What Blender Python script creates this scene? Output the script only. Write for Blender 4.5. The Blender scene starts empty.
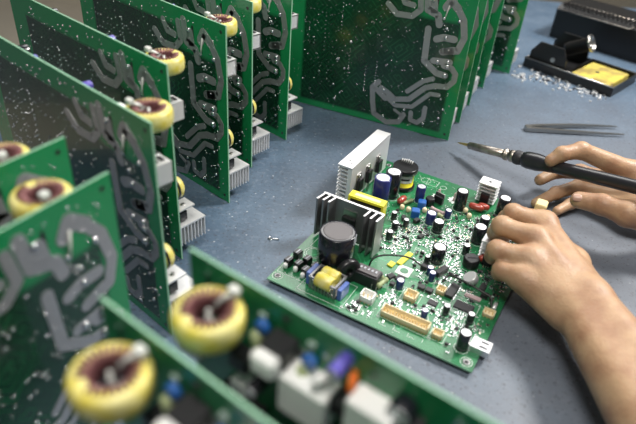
import bpy, bmesh, math, random
import numpy as np
from mathutils import Vector, Matrix
R = math.radians
SC = bpy.context.scene
COL = SC.collection

# ---------------------------------------------------------------- camera, world, lights, exposure
FPX, PITCH, ROLL, CAMH = 602.97, 0.61641, 0.085017, 0.4
W_, H_ = 636, 424
def cam_axes():
    fwd = Vector((0, math.cos(PITCH), -math.sin(PITCH)))
    up = Vector((0, math.sin(PITCH), math.cos(PITCH)))
    rt = Vector((1, 0, 0))
    r2 = rt*math.cos(ROLL) + up*math.sin(ROLL)
    u2 = up*math.cos(ROLL) - rt*math.sin(ROLL)
    return r2, u2, fwd
rt, up, fwd = cam_axes()
cam = bpy.data.objects.new('camera', bpy.data.cameras.new('camera'))
COL.objects.link(cam)
cam.matrix_world = Matrix(((rt.x, up.x, -fwd.x, 0), (rt.y, up.y, -fwd.y, 0), (rt.z, up.z, -fwd.z, CAMH), (0, 0, 0, 1)))
cam.data.sensor_width = 36; cam.data.lens = FPX/W_*36
cam.data.clip_start = 0.01; cam.data.clip_end = 50
cam.data.dof.use_dof = True; cam.data.dof.focus_distance = 0.69; cam.data.dof.aperture_fstop = 4.7
SC.camera = cam
SC.view_settings.view_transform = 'Standard'
SC.view_settings.look = 'None'
SC.view_settings.gamma = 1
SC.view_settings.exposure = 0.12
SC.view_settings.use_curve_mapping = False
SC.cycles.use_denoising = True
SC.cycles.max_bounces = 6

wd = bpy.data.worlds.new('world'); SC.world = wd; wd.use_nodes = True
bg = wd.node_tree.nodes['Background']
bg.inputs[0].default_value = (0.86, 0.93, 1.0, 1); bg.inputs[1].default_value = 0.12

def area(name, loc, target, size, power, col=(1, 1, 1), sy=None):
    l = bpy.data.lights.new(name, 'AREA'); l.energy = power; l.color = col
    l.shape = 'RECTANGLE'; l.size = size; l.size_y = sy or size
    o = bpy.data.objects.new(name, l); COL.objects.link(o)
    o.location = loc
    o.rotation_euler = (Vector(target)-Vector(loc)).to_track_quat('-Z', 'Y').to_euler()
    return o
area('window_light', (0.1, 2.1, 1.5), (0.05, 0.55, 0), 1.3, 17, (1.0, 0.98, 0.95), 0.7)
area('desk_light', (1.0, 1.0, 1.15), (0.1, 0.5, 0), 0.30, 27, (1.0, 0.97, 0.92), 0.32)
area('ceiling_light', (-0.05, 0.05, 1.35), (0.0, 0.38, 0), 0.45, 12.5, (1.0, 0.95, 0.88), 0.5)

def PX(u, v, z):
    """point of the place at height z that the photograph shows at (u, v)"""
    d = rt*(u-W_/2) + up*(H_/2-v) + fwd*FPX
    return Vector((0, 0, CAMH)) + d*((z-CAMH)/d.z)

# ---------------------------------------------------------------- materials
MATS = {}
def mat(name, col, rough=0.5, metal=0.0, coat=0.0, spec=None, bump=None, sss=0.0, var=None):
    if name in MATS: return MATS[name]
    m = bpy.data.materials.new(name); m.use_nodes = True
    nt = m.node_tree; b = nt.nodes['Principled BSDF']
    b.inputs['Base Color'].default_value = (*col, 1)
    b.inputs['Roughness'].default_value = rough; b.inputs['Metallic'].default_value = metal
    b.inputs['Coat Weight'].default_value = coat
    if spec is not None: b.inputs['Specular IOR Level'].default_value = spec
    tc = nt.nodes.new('ShaderNodeTexCoord')
    if var:                      # gentle colour variation of the thing itself
        n = nt.nodes.new('ShaderNodeTexNoise'); n.inputs['Scale'].default_value = var[0]; n.inputs['Detail'].default_value = 4
        mx = nt.nodes.new('ShaderNodeMix'); mx.data_type = 'RGBA'
        mx.inputs[6].default_value = (*col, 1); mx.inputs[7].default_value = (*var[1], 1)
        nt.links.new(tc.outputs['Object'], n.inputs['Vector'])
        rp = nt.nodes.new('ShaderNodeMapRange'); rp.inputs[1].default_value = .4; rp.inputs[2].default_value = .65
        nt.links.new(n.outputs['Fac'], rp.inputs[0]); nt.links.new(rp.outputs[0], mx.inputs[0])
        nt.links.new(mx.outputs[2], b.inputs['Base Color'])
    if bump:
        n2 = nt.nodes.new('ShaderNodeTexNoise'); n2.inputs['Scale'].default_value = bump[0]; n2.inputs['Detail'].default_value = 3
        nt.links.new(tc.outputs['Object'], n2.inputs['Vector'])
        bp = nt.nodes.new('ShaderNodeBump'); bp.inputs['Strength'].default_value = bump[1]; bp.inputs['Distance'].default_value = bump[2]
        nt.links.new(n2.outputs['Fac'], bp.inputs['Height']); nt.links.new(bp.outputs[0], b.inputs['Normal'])
    if sss:
        b.inputs['Subsurface Weight'].default_value = sss
        b.inputs['Subsurface Radius'].default_value = (1, .35, .2); b.inputs['Subsurface Scale'].default_value = .006
    MATS[name] = m
    return m

def N(nt, t, **kw):
    n = nt.nodes.new(t)
    for k, v in kw.items(): setattr(n, k, v)
    return n
def board_mat(name, base, lite, dark, line_scale, dark_amt, dark_region=None, rough=.3, rim=None):
    """solder mask over copper: manhattan voronoi lines read as tracks"""
    m = bpy.data.materials.new(name); m.use_nodes = True
    nt = m.node_tree; L = nt.links.new; b = nt.nodes['Principled BSDF']
    b.inputs['Roughness'].default_value = rough; b.inputs['Coat Weight'].default_value = .3
    tc = N(nt, 'ShaderNodeTexCoord')
    def vor(scale, lo, hi, feat='DISTANCE_TO_EDGE'):
        v = N(nt, 'ShaderNodeTexVoronoi', feature='F1', distance='MANHATTAN'); v.inputs['Scale'].default_value = scale
        L(tc.outputs['Object'], v.inputs['Vector'])
        f = N(nt, 'ShaderNodeMath', operation='FRACT'); mu = N(nt, 'ShaderNodeMath', operation='MULTIPLY'); mu.inputs[1].default_value = 3.0
        L(v.outputs['Distance'], mu.inputs[0]); L(mu.outputs[0], f.inputs[0])
        r = N(nt, 'ShaderNodeMapRange'); r.inputs[1].default_value = lo; r.inputs[2].default_value = hi
        L(f.outputs[0], r.inputs[0]); return r.outputs[0]
    def mix(f, a, c):
        x = N(nt, 'ShaderNodeMix', data_type='RGBA')
        for s, k in ((f, 0), (a, 6), (c, 7)):
            if isinstance(s, (int, float)): x.inputs[k].default_value = s
            elif isinstance(s, tuple): x.inputs[k].default_value = (*s, 1)
            else: L(s, x.inputs[k])
        return x.outputs[2]
    c = mix(vor(line_scale, .72, .8), base, lite)
    ns = N(nt, 'ShaderNodeTexNoise'); ns.inputs['Scale'].default_value = 28; ns.inputs['Detail'].default_value = 1
    L(tc.outputs['Object'], ns.inputs['Vector'])
    nr = N(nt, 'ShaderNodeMapRange'); nr.inputs[1].default_value = .5-.1*dark_amt; nr.inputs[2].default_value = .56; nr.inputs[4].default_value = .6
    L(ns.outputs['Fac'], nr.inputs[0])
    c = mix(nr.outputs[0], c, dark)
    if dark_region:       # inner copper pour: x0, x1, z0, z1 in the board's own frame
        sp = N(nt, 'ShaderNodeSeparateXYZ'); L(tc.outputs['Object'], sp.inputs[0])
        fac = None
        for o_, lo, hi in ((0, dark_region[0], dark_region[0]+.004), (0, dark_region[1], dark_region[1]-.004), (2, dark_region[2], dark_region[2]+.004), (2, dark_region[3], dark_region[3]-.004)):
            r = N(nt, 'ShaderNodeMapRange'); r.inputs[1].default_value = lo; r.inputs[2].default_value = hi
            L(sp.outputs[o_], r.inputs[0])
            if fac is None: fac = r.outputs[0]
            else:
                mm = N(nt, 'ShaderNodeMath', operation='MULTIPLY'); L(fac, mm.inputs[0]); L(r.outputs[0], mm.inputs[1]); fac = mm.outputs[0]
        ra = N(nt, 'ShaderNodeMapRange'); ra.inputs[1].default_value = -.085; ra.inputs[2].default_value = -.06; L(sp.outputs[0], ra.inputs[0])
        rb = N(nt, 'ShaderNodeMapRange'); rb.inputs[1].default_value = .160; rb.inputs[2].default_value = .166; L(sp.outputs[2], rb.inputs[0])
        mc = N(nt, 'ShaderNodeMath', operation='MULTIPLY'); L(ra.outputs[0], mc.inputs[0]); L(rb.outputs[0], mc.inputs[1])
        iv = N(nt, 'ShaderNodeMath', operation='SUBTRACT'); iv.inputs[0].default_value = 1; L(mc.outputs[0], iv.inputs[1])
        mf = N(nt, 'ShaderNodeMath', operation='MULTIPLY'); L(fac, mf.inputs[0]); L(iv.outputs[0], mf.inputs[1]); fac = mf.outputs[0]
        c = mix(fac, rim or lite, c)  # brighter rim green paints backlight glowing through the copper-free border
    L(c, b.inputs['Base Color'])
    MATS[name] = m
    return m

M = dict(
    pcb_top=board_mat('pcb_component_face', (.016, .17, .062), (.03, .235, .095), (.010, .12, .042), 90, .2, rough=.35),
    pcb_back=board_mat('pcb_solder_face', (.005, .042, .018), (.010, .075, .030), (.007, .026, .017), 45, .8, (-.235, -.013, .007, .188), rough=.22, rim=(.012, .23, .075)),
    pcb_edge=mat('pcb_edge', (.26, .50, .34), .6),  # paled so the colour itself carries the light the edges catch
    pcb_face=mat('pcb_green', (.014, .17, .06), .35, coat=.3, var=(60, (.02, .24, .085))),
    silk=mat('silkscreen_white', (.78, .82, .80), .6),
    silkg=mat('silkscreen_greyed', (.35, .45, .40), .6),
    tin=mat('tinned_copper', (.40, .40, .41), .3, .6, bump=(300, .5, .0006)),
    solder=mat('solder', (.80, .81, .83), .24, 1.0),
    track=mat('masked_track', (.05, .36, .15), .35, coat=.3),
    black=mat('black_plastic', (.012, .012, .014), .32),
    dark=mat('dark_plastic', (.03, .03, .035), .5),
    sleeve=mat('black_sleeve', (.012, .012, .018), .22, coat=.4),
    navy=mat('navy_sleeve', (.022, .03, .16), .25, coat=.4),
    violet=mat('violet_sleeve', (.10, .08, .42), .3, coat=.4),
    stripe=mat('grey_stripe', (.45, .47, .52), .35),
    alu=mat('aluminium', (.72, .73, .75), .34, .85),
    aluw=mat('bright_aluminium', (.86, .86, .87), .42, .6),
    captop=mat('capacitor_top', (.85, .86, .90), .35, .55),
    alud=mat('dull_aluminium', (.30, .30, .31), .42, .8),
    bigtop=mat('grey_vinyl_top', (.09, .08, .085), .35),
    copper=mat('copper_wire', (.15, .055, .06), .3, .4, var=(900, (.32, .15, .15))),
    yel=mat('yellow_tape', (.64, .54, .08), .4, var=(120, (.70, .64, .26))),
    yelp=mat('yellow_band', (.80, .72, .04), .35),
    whitep=mat('white_plastic', (.90, .90, .89), .4),
    nylon=mat('nylon_tie', (.62, .64, .60), .35, sss=.0),
    cream=mat('cream_plastic', (.80, .68, .44), .45),
    blue=mat('blue_plastic', (.02, .12, .42), .35, coat=.3),
    silvblue=mat('blue_side', (.08, .14, .42), .35),
    red=mat('red_film', (.36, .055, .035), .3, coat=.5),
    orange=mat('orange_disc', (.85, .18, .02), .4),
    greenr=mat('green_resistor', (.36, .42, .22), .4),
    pink=mat('pink_resistor', (.45, .33, .33), .45),
    chip=mat('chip_black', (.02, .02, .022), .4),
    gold=mat('gold_pin', (.75, .55, .22), .3, .9),
    steel=mat('steel', (.50, .49, .47), .28, 1.0),
    steelk=mat('dark_steel', (.42, .41, .39), .3, 1.0),
    pads=mat('tinned_pad', (.70, .73, .72), .45, .5),
    steeld=mat('heat_tinted_steel', (.52, .48, .43), .36, 1.0, var=(120, (.36, .31, .27))),
    handle=mat('black_handle', (.018, .018, .022), .3, coat=.2),
    standb=mat('black_enamel', (.010, .010, .011), .35, bump=(200, .2, .0005)),
    sponge=mat('yellow_sponge', (.56, .47, .08), .9, bump=(500, .8, .001), var=(45, (.30, .22, .07))),
    skin=mat('skin', (.48, .305, .18), .48, sss=.1, var=(45, (.36, .20, .115)), bump=(420, .5, .0008)),
    nail=mat('nail', (.52, .33, .25), .3),
    wire=mat('black_wire', (.01, .01, .01), .4),
)

# ---------------------------------------------------------------- mesh builder
class MB:
    def __init__(s): s.v = []; s.f = []; s.m = []; s.sm = []; s.T = Matrix.Identity(4)
    def add(s, vs, fs, mi=0, smooth=False):
        n = len(s.v); s.v += [s.T @ Vector(p) for p in vs]
        s.f += [[i+n for i in f] for f in fs]; s.m += [mi]*len(fs); s.sm += [smooth]*len(fs); return s
    def box(s, c, d, mi=0, rz=0, ch=0):
        """box centred on c with size d; ch chamfers the top and upright edges"""
        x, y, z = d[0]/2, d[1]/2, d[2]/2
        ca, sa = math.cos(rz), math.sin(rz)
        if ch <= 0:
            P = [(a*x, b*y, k*z) for k in (-1, 1) for a, b in ((-1, -1), (1, -1), (1, 1), (-1, 1))]
            F = [(3, 2, 1, 0), (4, 5, 6, 7), (0, 1, 5, 4), (1, 2, 6, 5), (2, 3, 7, 6), (3, 0, 4, 7)]
        else:
            ring = []
            def oct_(ix, z_):
                X, Y = x-ix, y-ix; return [(-X+ch, -Y, z_), (X-ch, -Y, z_), (X, -Y+ch, z_), (X, Y-ch, z_), (X-ch, Y, z_), (-X+ch, Y, z_), (-X, Y-ch, z_), (-X, -Y+ch, z_)]
            P = oct_(0, -z)+oct_(0, z-ch)+oct_(ch*.7, z)
            F = [tuple(range(7, -1, -1)), tuple(range(16, 24))]
            for k in (0, 8):
                for i in range(8): j = (i+1) % 8; F.append((k+i, k+j, k+8+j, k+8+i))
        s.add([(c[0]+p[0]*ca-p[1]*sa, c[1]+p[0]*sa+p[1]*ca, c[2]+p[2]) for p in P], F, mi); return s
    def lathe(s, prof, o=(0, 0, 0), ax=(0, 0, 1), seg=20, mi=0, mis=None, smooth=True, cap=True):
        """profile of (radius, height) turned about ax from o"""
        a = Vector(ax).normalized(); q = Vector((0, 0, 1)).rotation_difference(a); o = Vector(o)
        vs = []
        for r, h in prof:
            for k in range(seg):
                t = 2*math.pi*k/seg; vs.append(o+q @ Vector((r*math.cos(t), r*math.sin(t), h)))
        n0 = len(s.v)
        s.v += [s.T @ p for p in vs]
        for i in range(len(prof)-1):
            for k in range(seg):
                j = (k+1) % seg
                s.f.append([n0+i*seg+k, n0+i*seg+j, n0+(i+1)*seg+j, n0+(i+1)*seg+k]); s.m.append(mis[i] if mis else mi); s.sm.append(smooth)
        if cap:
            s.f.append([n0+k for k in range(seg-1, -1, -1)]); s.m.append(mis[0] if mis else mi); s.sm.append(False)
            s.f.append([n0+(len(prof)-1)*seg+k for k in range(seg)]); s.m.append(mis[-1] if mis else mi); s.sm.append(False)
        return s
    def cyl(s, a, b, r, r2=None, seg=16, mi=0):
        a = Vector(a); b = Vector(b); r2 = r if r2 is None else r2
        return s.lathe([(r, 0), (r2, (b-a).length)], a, b-a, seg, mi)
    def tube(s, pts, r, seg=8, mi=0):
        pts = [Vector(p) for p in pts]; n0 = len(s.v); prev = None
        for i, p in enumerate(pts):
            t = (pts[min(i+1, len(pts)-1)]-pts[max(i-1, 0)]).normalized()
            if prev is None:
                n = t.orthogonal().normalized()
            else: n = (prev-t*prev.dot(t)).normalized()
            prev = n; b = t.cross(n); rr = r[i] if isinstance(r, (list, tuple)) else r
            for k in range(seg):
                an = 2*math.pi*k/seg; s.v.append(s.T @ (p+n*math.cos(an)*rr+b*math.sin(an)*rr))
        for i in range(len(pts)-1):
            for k in range(seg):
                j = (k+1) % seg
                s.f.append([n0+i*seg+k, n0+i*seg+j, n0+(i+1)*seg+j, n0+(i+1)*seg+k]); s.m.append(mi); s.sm.append(True)
        s.f.append([n0+k for k in range(seg-1, -1, -1)]); s.m.append(mi); s.sm.append(True)
        s.f.append([n0+(len(pts)-1)*seg+k for k in range(seg)]); s.m.append(mi); s.sm.append(True)
        return s
    def prism(s, pts, h0, h1, mi=0, plane='XY'):
        """outline extruded from h0 to h1 along the axis normal to the plane"""
        f = {'XY': lambda a, b, h: (a, b, h), 'XZ': lambda a, b, h: (a, h, b), 'YZ': lambda a, b, h: (h, a, b)}[plane]
        n = len(pts)
        vs = [f(a, b, h0) for a, b in pts]+[f(a, b, h1) for a, b in pts]
        fs = [list(range(n-1, -1, -1)), list(range(n, 2*n))]+[[i, (i+1) % n, (i+1) % n+n, i+n] for i in range(n)]
        return s.add(vs, fs, mi)
    def torus(s, c, ax, R_, r, rh=None, seg=40, sec=14, mi=0):
        """ring of mean radius R_, section half-width r, half-height rh (rounded box section)"""
        q = Vector((0, 0, 1)).rotation_difference(Vector(ax).normalized()); c = Vector(c); rh = rh or r; n0 = len(s.v)
        for i in range(seg):
            t = 2*math.pi*i/seg
            for k in range(sec):
                a = 2*math.pi*k/sec; ca, sa = math.cos(a), math.sin(a)
                ca = math.copysign(abs(ca)**.6, ca); sa = math.copysign(abs(sa)**.6, sa)
                rr = R_+r*ca
                s.v.append(s.T @ (c+q @ Vector((rr*math.cos(t), rr*math.sin(t), rh*sa))))
        for i in range(seg):
            for k in range(sec):
                i2, k2 = (i+1) % seg, (k+1) % sec
                s.f.append([n0+i*sec+k, n0+i2*sec+k, n0+i2*sec+k2, n0+i*sec+k2]); s.m.append(mi); s.sm.append(True)
        return s
    def dome(s, c, ax, r, h, mi=0, seg=8):
        return s.lathe([(r, 0), (r*.8, h*.6), (r*.35, h)], c, ax, seg, mi)
    def build(s, name, mats, parent=None, bevel=0):
        me = bpy.data.meshes.new(name); me.from_pydata([tuple(p) for p in s.v], [], s.f)
        for m in (mats if isinstance(mats, (list, tuple)) else [mats]): me.materials.append(M[m] if isinstance(m, str) else m)
        me.polygons.foreach_set('material_index', s.m); me.polygons.foreach_set('use_smooth', s.sm)
        me.update()
        bm = bmesh.new(); bm.from_mesh(me); bmesh.ops.recalc_face_normals(bm, faces=bm.faces); bm.to_mesh(me); bm.free()
        o = bpy.data.objects.new(name, me); COL.objects.link(o)
        if parent: o.parent = parent
        if bevel:
            md = o.modifiers.new('bevel', 'BEVEL'); md.width = bevel; md.segments = 2; md.limit_method = 'ANGLE'
        return o

def tag(o, label=None, cat=None, group=None, kind=None):
    if label: o['label'] = label
    if cat: o['category'] = cat
    if group: o['group'] = group
    if kind: o['kind'] = kind
    return o
def empty(name, loc=(0, 0, 0), rz=0):
    o = bpy.data.objects.new(name, None); COL.objects.link(o); o.location = loc; o.rotation_euler = (0, 0, rz)
    o.empty_display_size = .01
    return o
KIDS = {}
def copy_tree(o, parent=None):
    c = o.copy(); COL.objects.link(c)
    if parent: c.parent = parent
    for ch in [x for x in COL.objects if x.parent == o]: copy_tree(ch, c)
    return c
def arc(cx, cy, r, a0, a1, n=14):
    return [(cx+r*math.cos(R(a0+(a1-a0)*i/n)), cy+r*math.sin(R(a0+(a1-a0)*i/n))) for i in range(n+1)]

# ---------------------------------------------------------------- structure: bench top, floor, wall
def table_mat():
    m = bpy.data.materials.new('worn_blue_grey_bench'); m.use_nodes = True; nt = m.node_tree; L = nt.links.new
    b = nt.nodes['Principled BSDF']; tc = N(nt, 'ShaderNodeTexCoord')
    n1 = N(nt, 'ShaderNodeTexNoise'); n1.inputs['Scale'].default_value = 9; n1.inputs['Detail'].default_value = 8; n1.inputs['Roughness'].default_value = .65
    n2 = N(nt, 'ShaderNodeTexNoise'); n2.inputs['Scale'].default_value = 170; n2.inputs['Detail'].default_value = 4
    n3 = N(nt, 'ShaderNodeTexNoise'); n3.inputs['Scale'].default_value = 420; n3.inputs['Detail'].default_value = 2
    v = N(nt, 'ShaderNodeTexVoronoi'); v.inputs['Scale'].default_value = 75
    for n in (n1, n2, n3, v): L(tc.outputs['Object'], n.inputs['Vector'])
    cr = N(nt, 'ShaderNodeValToRGB'); L(n1.outputs['Fac'], cr.inputs[0])
    cr.color_ramp.elements[0].position = .34; cr.color_ramp.elements[0].color = (.055, .100, .160, 1)
    cr.color_ramp.elements[1].position = .68; cr.color_ramp.elements[1].color = (.125, .180, .250, 1)
    def mixc(f, a, c):
        x = N(nt, 'ShaderNodeMix', data_type='RGBA'); L(f, x.inputs[0]); L(a, x.inputs[6]); x.inputs[7].default_value = (*c, 1); return x.outputs[2]
    def rng(s, a, b_, t=1.0):
        r = N(nt, 'ShaderNodeMapRange'); r.inputs[1].default_value = a; r.inputs[2].default_value = b_; r.inputs[4].default_value = t; L(s, r.inputs[0]); return r.outputs[0]
    c = mixc(rng(n2.outputs['Fac'], .52, .72, .5), cr.outputs[0], (.21, .26, .33))
    c = mixc(rng(n3.outputs['Fac'], .62, .70, .7), c, (.045, .05, .07))
    c = mixc(rng(v.outputs['Distance'], .085, .06, .8), c, (.5, .52, .55))     # pale chips
    # greyer around a point on the right of the bench, broken by noise
    gx = N(nt, 'ShaderNodeVectorMath', operation='DISTANCE'); gx.inputs[1].default_value = (.42, .50, 0); L(tc.outputs['Object'], gx.inputs[0])
    ga = N(nt, 'ShaderNodeMath', operation='MULTIPLY_ADD'); ga.inputs[1].default_value = .35; L(n1.outputs['Fac'], ga.inputs[0]); L(gx.outputs['Value'], ga.inputs[2])
    c = mixc(rng(ga.outputs[0], .72, .46, .7), c, (.145, .153, .175))
    n5 = N(nt, 'ShaderNodeTexNoise'); n5.inputs['Scale'].default_value = 260; n5.inputs['Detail'].default_value = 2; n5.inputs['Distortion'].default_value = .6; L(tc.outputs['Object'], n5.inputs['Vector'])
    c = mixc(rng(n5.outputs['Fac'], .60, .68, .6), c, (.06, .06, .075))
    L(c, b.inputs['Base Color'])
    L(rng(n1.outputs['Fac'], .3, .7, .5), b.inputs['Roughness'])
    rr = N(nt, 'ShaderNodeMapRange'); rr.inputs[3].default_value = .36; rr.inputs[4].default_value = .55; L(n2.outputs['Fac'], rr.inputs[0]); L(rr.outputs[0], b.inputs['Roughness'])
    bp = N(nt, 'ShaderNodeBump'); bp.inputs['Strength'].default_value = .25; bp.inputs['Distance'].default_value = .0006
    L(n2.outputs['Fac'], bp.inputs['Height']); L(bp.outputs[0], b.inputs['Normal'])
    return m
tb = MB().box((.52, .70, -.015), (1.94, 1.70, .03)).build('workbench_top', table_mat())
tag(tb, 'worn blue-grey workbench top under all the circuit boards', 'workbench')
m_floor = mat('pale_floor', (.80, .72, .58), .6, var=(3, (.74, .66, .53)))
m_wall = mat('cream_wall', (.62, .56, .46), .8)
fl = MB().box((.3, 1.2, -.78), (5, 5, .04)).build('floor', m_floor); tag(fl, kind='structure')
wb = MB().box((.3, 3.7, .5), (5, .05, 2.6)).build('wall_back', m_wall); tag(wb, kind='structure')
for x in (-.40, 1.44):
    for y in (-.1, 1.5):
        MB().box((x, y, -.395), (.05, .05, .73)).build('leg', 'steel', tb)

# ---------------------------------------------------------------- main circuit board
A0 = PX(268.6, 278, .0056); TH = R(-27.35)
main = empty('circuit_board', (A0.x, A0.y, 0), TH)
tag(main, 'fully populated green circuit board lying flat on the bench under the hands', 'circuit board')
mm = .001; ZT = .0056
MT = Matrix.Translation((0, 0, ZT))
def mb():
    b = MB(); b.T = MT @ Matrix.Scale(mm, 4); return b
W, D = 208, 277
holes = [(5, 8), (131, 27), (199, 7), (96, 146)]
bb = mb().box((W/2-1.4, D/2-.5, -.8), (W, D+1, 1.6), 0)
pcb = bb.build('board', ['pcb_top', 'pcb_edge'], main)
for p in pcb.data.polygons:
    if abs(p.normal.z) < .5: p.material_index = 1
# standoff pads beneath and mounting holes
for hx, hy in holes[:3]+[(6, 268), (200, 268)]:
    h = mb(); h.lathe([(3.6, .05), (3.6, .25), (1.7, .25), (1.7, .05)], (hx, hy, 0), seg=20, mi=0, cap=False)
    h.lathe([(1.7, .02), (1.7, .12)], (hx, hy, 0), seg=16, mi=1)
    h.build('mounting_hole', ['tin', 'black'], main)
sp = mb()
for x in np.arange(8, 204, 9):
    for y in np.arange(8, 270, 9): sp.dome((x+random.random()*4, y+random.random()*4, -1.6), (0, 0, -1), 1.2, 2.4)
tag(sp.build('solder_joint', 'solder', main), kind='stuff')
for x, y in ((5, 5), (200, 5), (5, 270), (200, 270)):
    mb().cyl((x, y, -5.6), (x, y, -1.6), 2.6, seg=12).build('standoff', 'steel', main)

random.seed(7)
occ = []          # footprints already taken: x, y, radius
def cap(x, y, d, h, sl='sleeve', name='capacitor', par=main, top='captop', z0=0, T=None, ax=(0, 0, 1)):
    r = d/2; b = mb() if T is None else MB()
    if T is not None: b.T = T
    seg = 28 if d > 15 else 18
    b.lathe([(r*.92, z0), (r, z0+.6), (r, z0+h*.08), (r*.955, z0+h*.1), (r, z0+h*.13), (r, h-.5), (r*.96, h), (r*.82, h)], (x, y, 0), ax, seg, 0)
    a0 = R(200)
    st = []
    for i in range(7):
        a = a0+R(-16+32*i/6); st.append((x+(r+.08)*math.cos(a), y+(r+.08)*math.sin(a)))
    if T is None:
        vs = [(p[0], p[1], z0+h*.16) for p in st]+[(p[0], p[1], h-.7) for p in st]
        b.add(vs, [(i, i+1, i+8, i+7) for i in range(6)], 1)
    o = b.build(name, [sl, 'stripe'], par)
    t = mb() if T is None else MB()
    if T is not None: t.T = T
    t.lathe([(r*.80, h-.4), (r*.80, h+.12), (r*.74, h+.18)], (x, y, 0), ax, seg, 0)
    if 8 < d < 30 and T is None:
        for an in (0, 60, 120):
            t.box((x, y, h+.2), (r*1.3, .22, .08), 1, R(an+20))
    t.build('metal_top', [top, 'alud'], o)
    if T is None: occ.append((x, y, r+1))
    return o

CAPS = [(37.4, 203.9, 19.0, 34, 'sleeve'), (33.4, 181, 19.5, 36, 'navy'), (70, 214, 10.2, 18, 'navy'), (115.2, 227.2, 12.5, 22, 'sleeve'),
 (160.4, 246.0, 13, 20, 'sleeve'), (151.7, 201.1, 10.4, 16, 'sleeve'), (153.3, 177.7, 13.1, 18, 'sleeve'), (97.1, 180.3, 10.3, 12, 'navy'), (109.8, 170.0, 11.4, 12, 'sleeve'),
 (110.0, 201.9, 7.0, 9, 'navy'), (71.2, 126.2, 6.8, 9, 'sleeve'), (128.4, 120.1, 13.3, 17, 'sleeve'), (190.1, 20.0, 9.9, 17, 'sleeve'), (163.2, 51.4, 6.0, 10, 'sleeve'),
 (186.0, 53.7, 6.5, 10, 'sleeve'), (147.9, 35.3, 5.9, 9, 'navy'), (129.5, 96.7, 6.3, 8, 'navy'), (134.5, 89.0, 6.0, 9, 'navy'), (69.4, 144.7, 7.0, 9, 'sleeve'),
 (76.8, 158, 6.0, 8, 'sleeve'), (112.5, 60.2, 7.2, 9, 'navy'), (149.2, 150, 6.9, 10, 'sleeve'), (120.5, 111.5, 5.5, 8, 'sleeve'), (60, 163, 6, 8, 'sleeve')]
for c in CAPS: cap(c[0], c[1], c[2]*(1.1 if c[2] < 14 else 1), c[3]*(1.15 if c[2] < 14 else 1), c[4])
# the large snap-in capacitor: black sleeve, grey vinyl top with a tab
bigc = cap(42.8, 55.3, 36.4, 42, 'sleeve', top='bigtop')
b = mb().box((42.8+17, 55.3+3, 37), (2.2, 8, 9), 0, R(10), .4); b.build('label_tab', ['stripe'], bigc)
# silver coin capacitor lying tilted
b = mb(); b.lathe([(6.4, 0), (7, .6), (7, 6.5), (6.4, 7.2)], (170.4, 108.6, 3), (-.5, -.3, .8), 22, 0); b.build('silver_capacitor', 'aluw', main); occ.append((170, 108, 9))

# rear heatsink: flat plate with ribs stacked to the left, running up the board's edge
def heatsink_rear():
    b = mb(); y0, y1 = 152, 254
    prof = [(5, 3)]
    b.box((4.5, (y0+y1)/2, 27), (5, y1-y0, 48), 0)
    for k in range(9):
        z = 5+k*5.1
        b.prism([(-10, z-.2), (2.2, z-.9), (2.2, z+.9), (-10, z+.9)], y0, y1, 0, 'XZ')
        b.box((-10, (y0+y1)/2, z+.9), (1.2, y1-y0, 2.2), 0)
    b.box((-2, (y0+y1)/2, 51), (18, y1-y0, 2.4), 0)
    o = b.build('heatsink', 'aluw', main)
    for yy in (158, 246): mb().cyl((4.5, yy, 0), (4.5, yy, 4), 1.2, seg=8).build('peg', ['steel'], o)
    for yy, xx in ((162, 1), (166, -3)): mb().lathe([(1.2, 0), (1.2, .3)], (xx, yy, 52.1), seg=12).build('screw_hole', ['dark'], o)
    for yy in (172, 196, 224):
        t = mb(); t.box((9.6, yy, 22), (4.6, 10.5, 15), 0, 0, .5); t.box((7.6, yy, 26), (1.2, 10, 20), 1)
        for q in (-2.5, 0, 2.5): t.box((10, yy+q, 7), (.8, .8, 15), 1)
        t.lathe([(2.6, 0), (2.2, 1.6)], (8.2, yy, 33), (1, 0, 0), 12, 1)
        t.build('power_transistor', ['black', 'steel'], main)
    for q in range(y0, y1, 8): occ.append((4, q, 9))
heatsink_rear()
# front heatsink: plate with upright fins at both ends facing the viewer
def heatsink_front():
    b = mb(); x0, x1, yb, h = 3, 72, 97, 47
    b.box(((x0+x1)/2, yb, h/2+2), (x1-x0, 2.6, h), 0)
    for k, (x, d) in enumerate(((x0+1, 14), (x0+7.5, 13), (x0+14, 13), (x1-15, 14), (x1-8, 14), (x1-1, 15))):
        s_ = -1.5 if k < 3 else -1.0
        b.prism([(x, yb), (x+1.9, yb), (x+1.9+s_*1.6, yb-d), (x+s_*1.6, yb-d)], 3, h+2, 0)
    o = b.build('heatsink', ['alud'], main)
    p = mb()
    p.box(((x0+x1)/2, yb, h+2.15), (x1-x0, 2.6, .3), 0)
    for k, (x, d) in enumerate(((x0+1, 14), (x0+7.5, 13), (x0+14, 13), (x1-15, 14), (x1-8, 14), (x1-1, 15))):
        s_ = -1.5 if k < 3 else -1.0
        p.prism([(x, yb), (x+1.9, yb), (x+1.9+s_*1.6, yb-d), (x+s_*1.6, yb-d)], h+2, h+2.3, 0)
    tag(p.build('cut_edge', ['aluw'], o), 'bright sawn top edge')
    t = mb(); t.box((36, yb-3.6, 22), (15, 4.6, 20), 0, 0, .5); t.box((36, yb-1.8, 27), (15, 1, 26), 1)
    for q in (-5, 0, 5): t.box((36+q, yb-3.6, 6), (1.2, .8, 13), 1)
    t.build('power_transistor', ['black', 'steel'], main)
    for q in range(2, 72, 8): occ.append((q, 95, 7))
    for q in (84, 90): occ.append((66, q, 6)); occ.append((8, q, 6))
heatsink_front()
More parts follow.
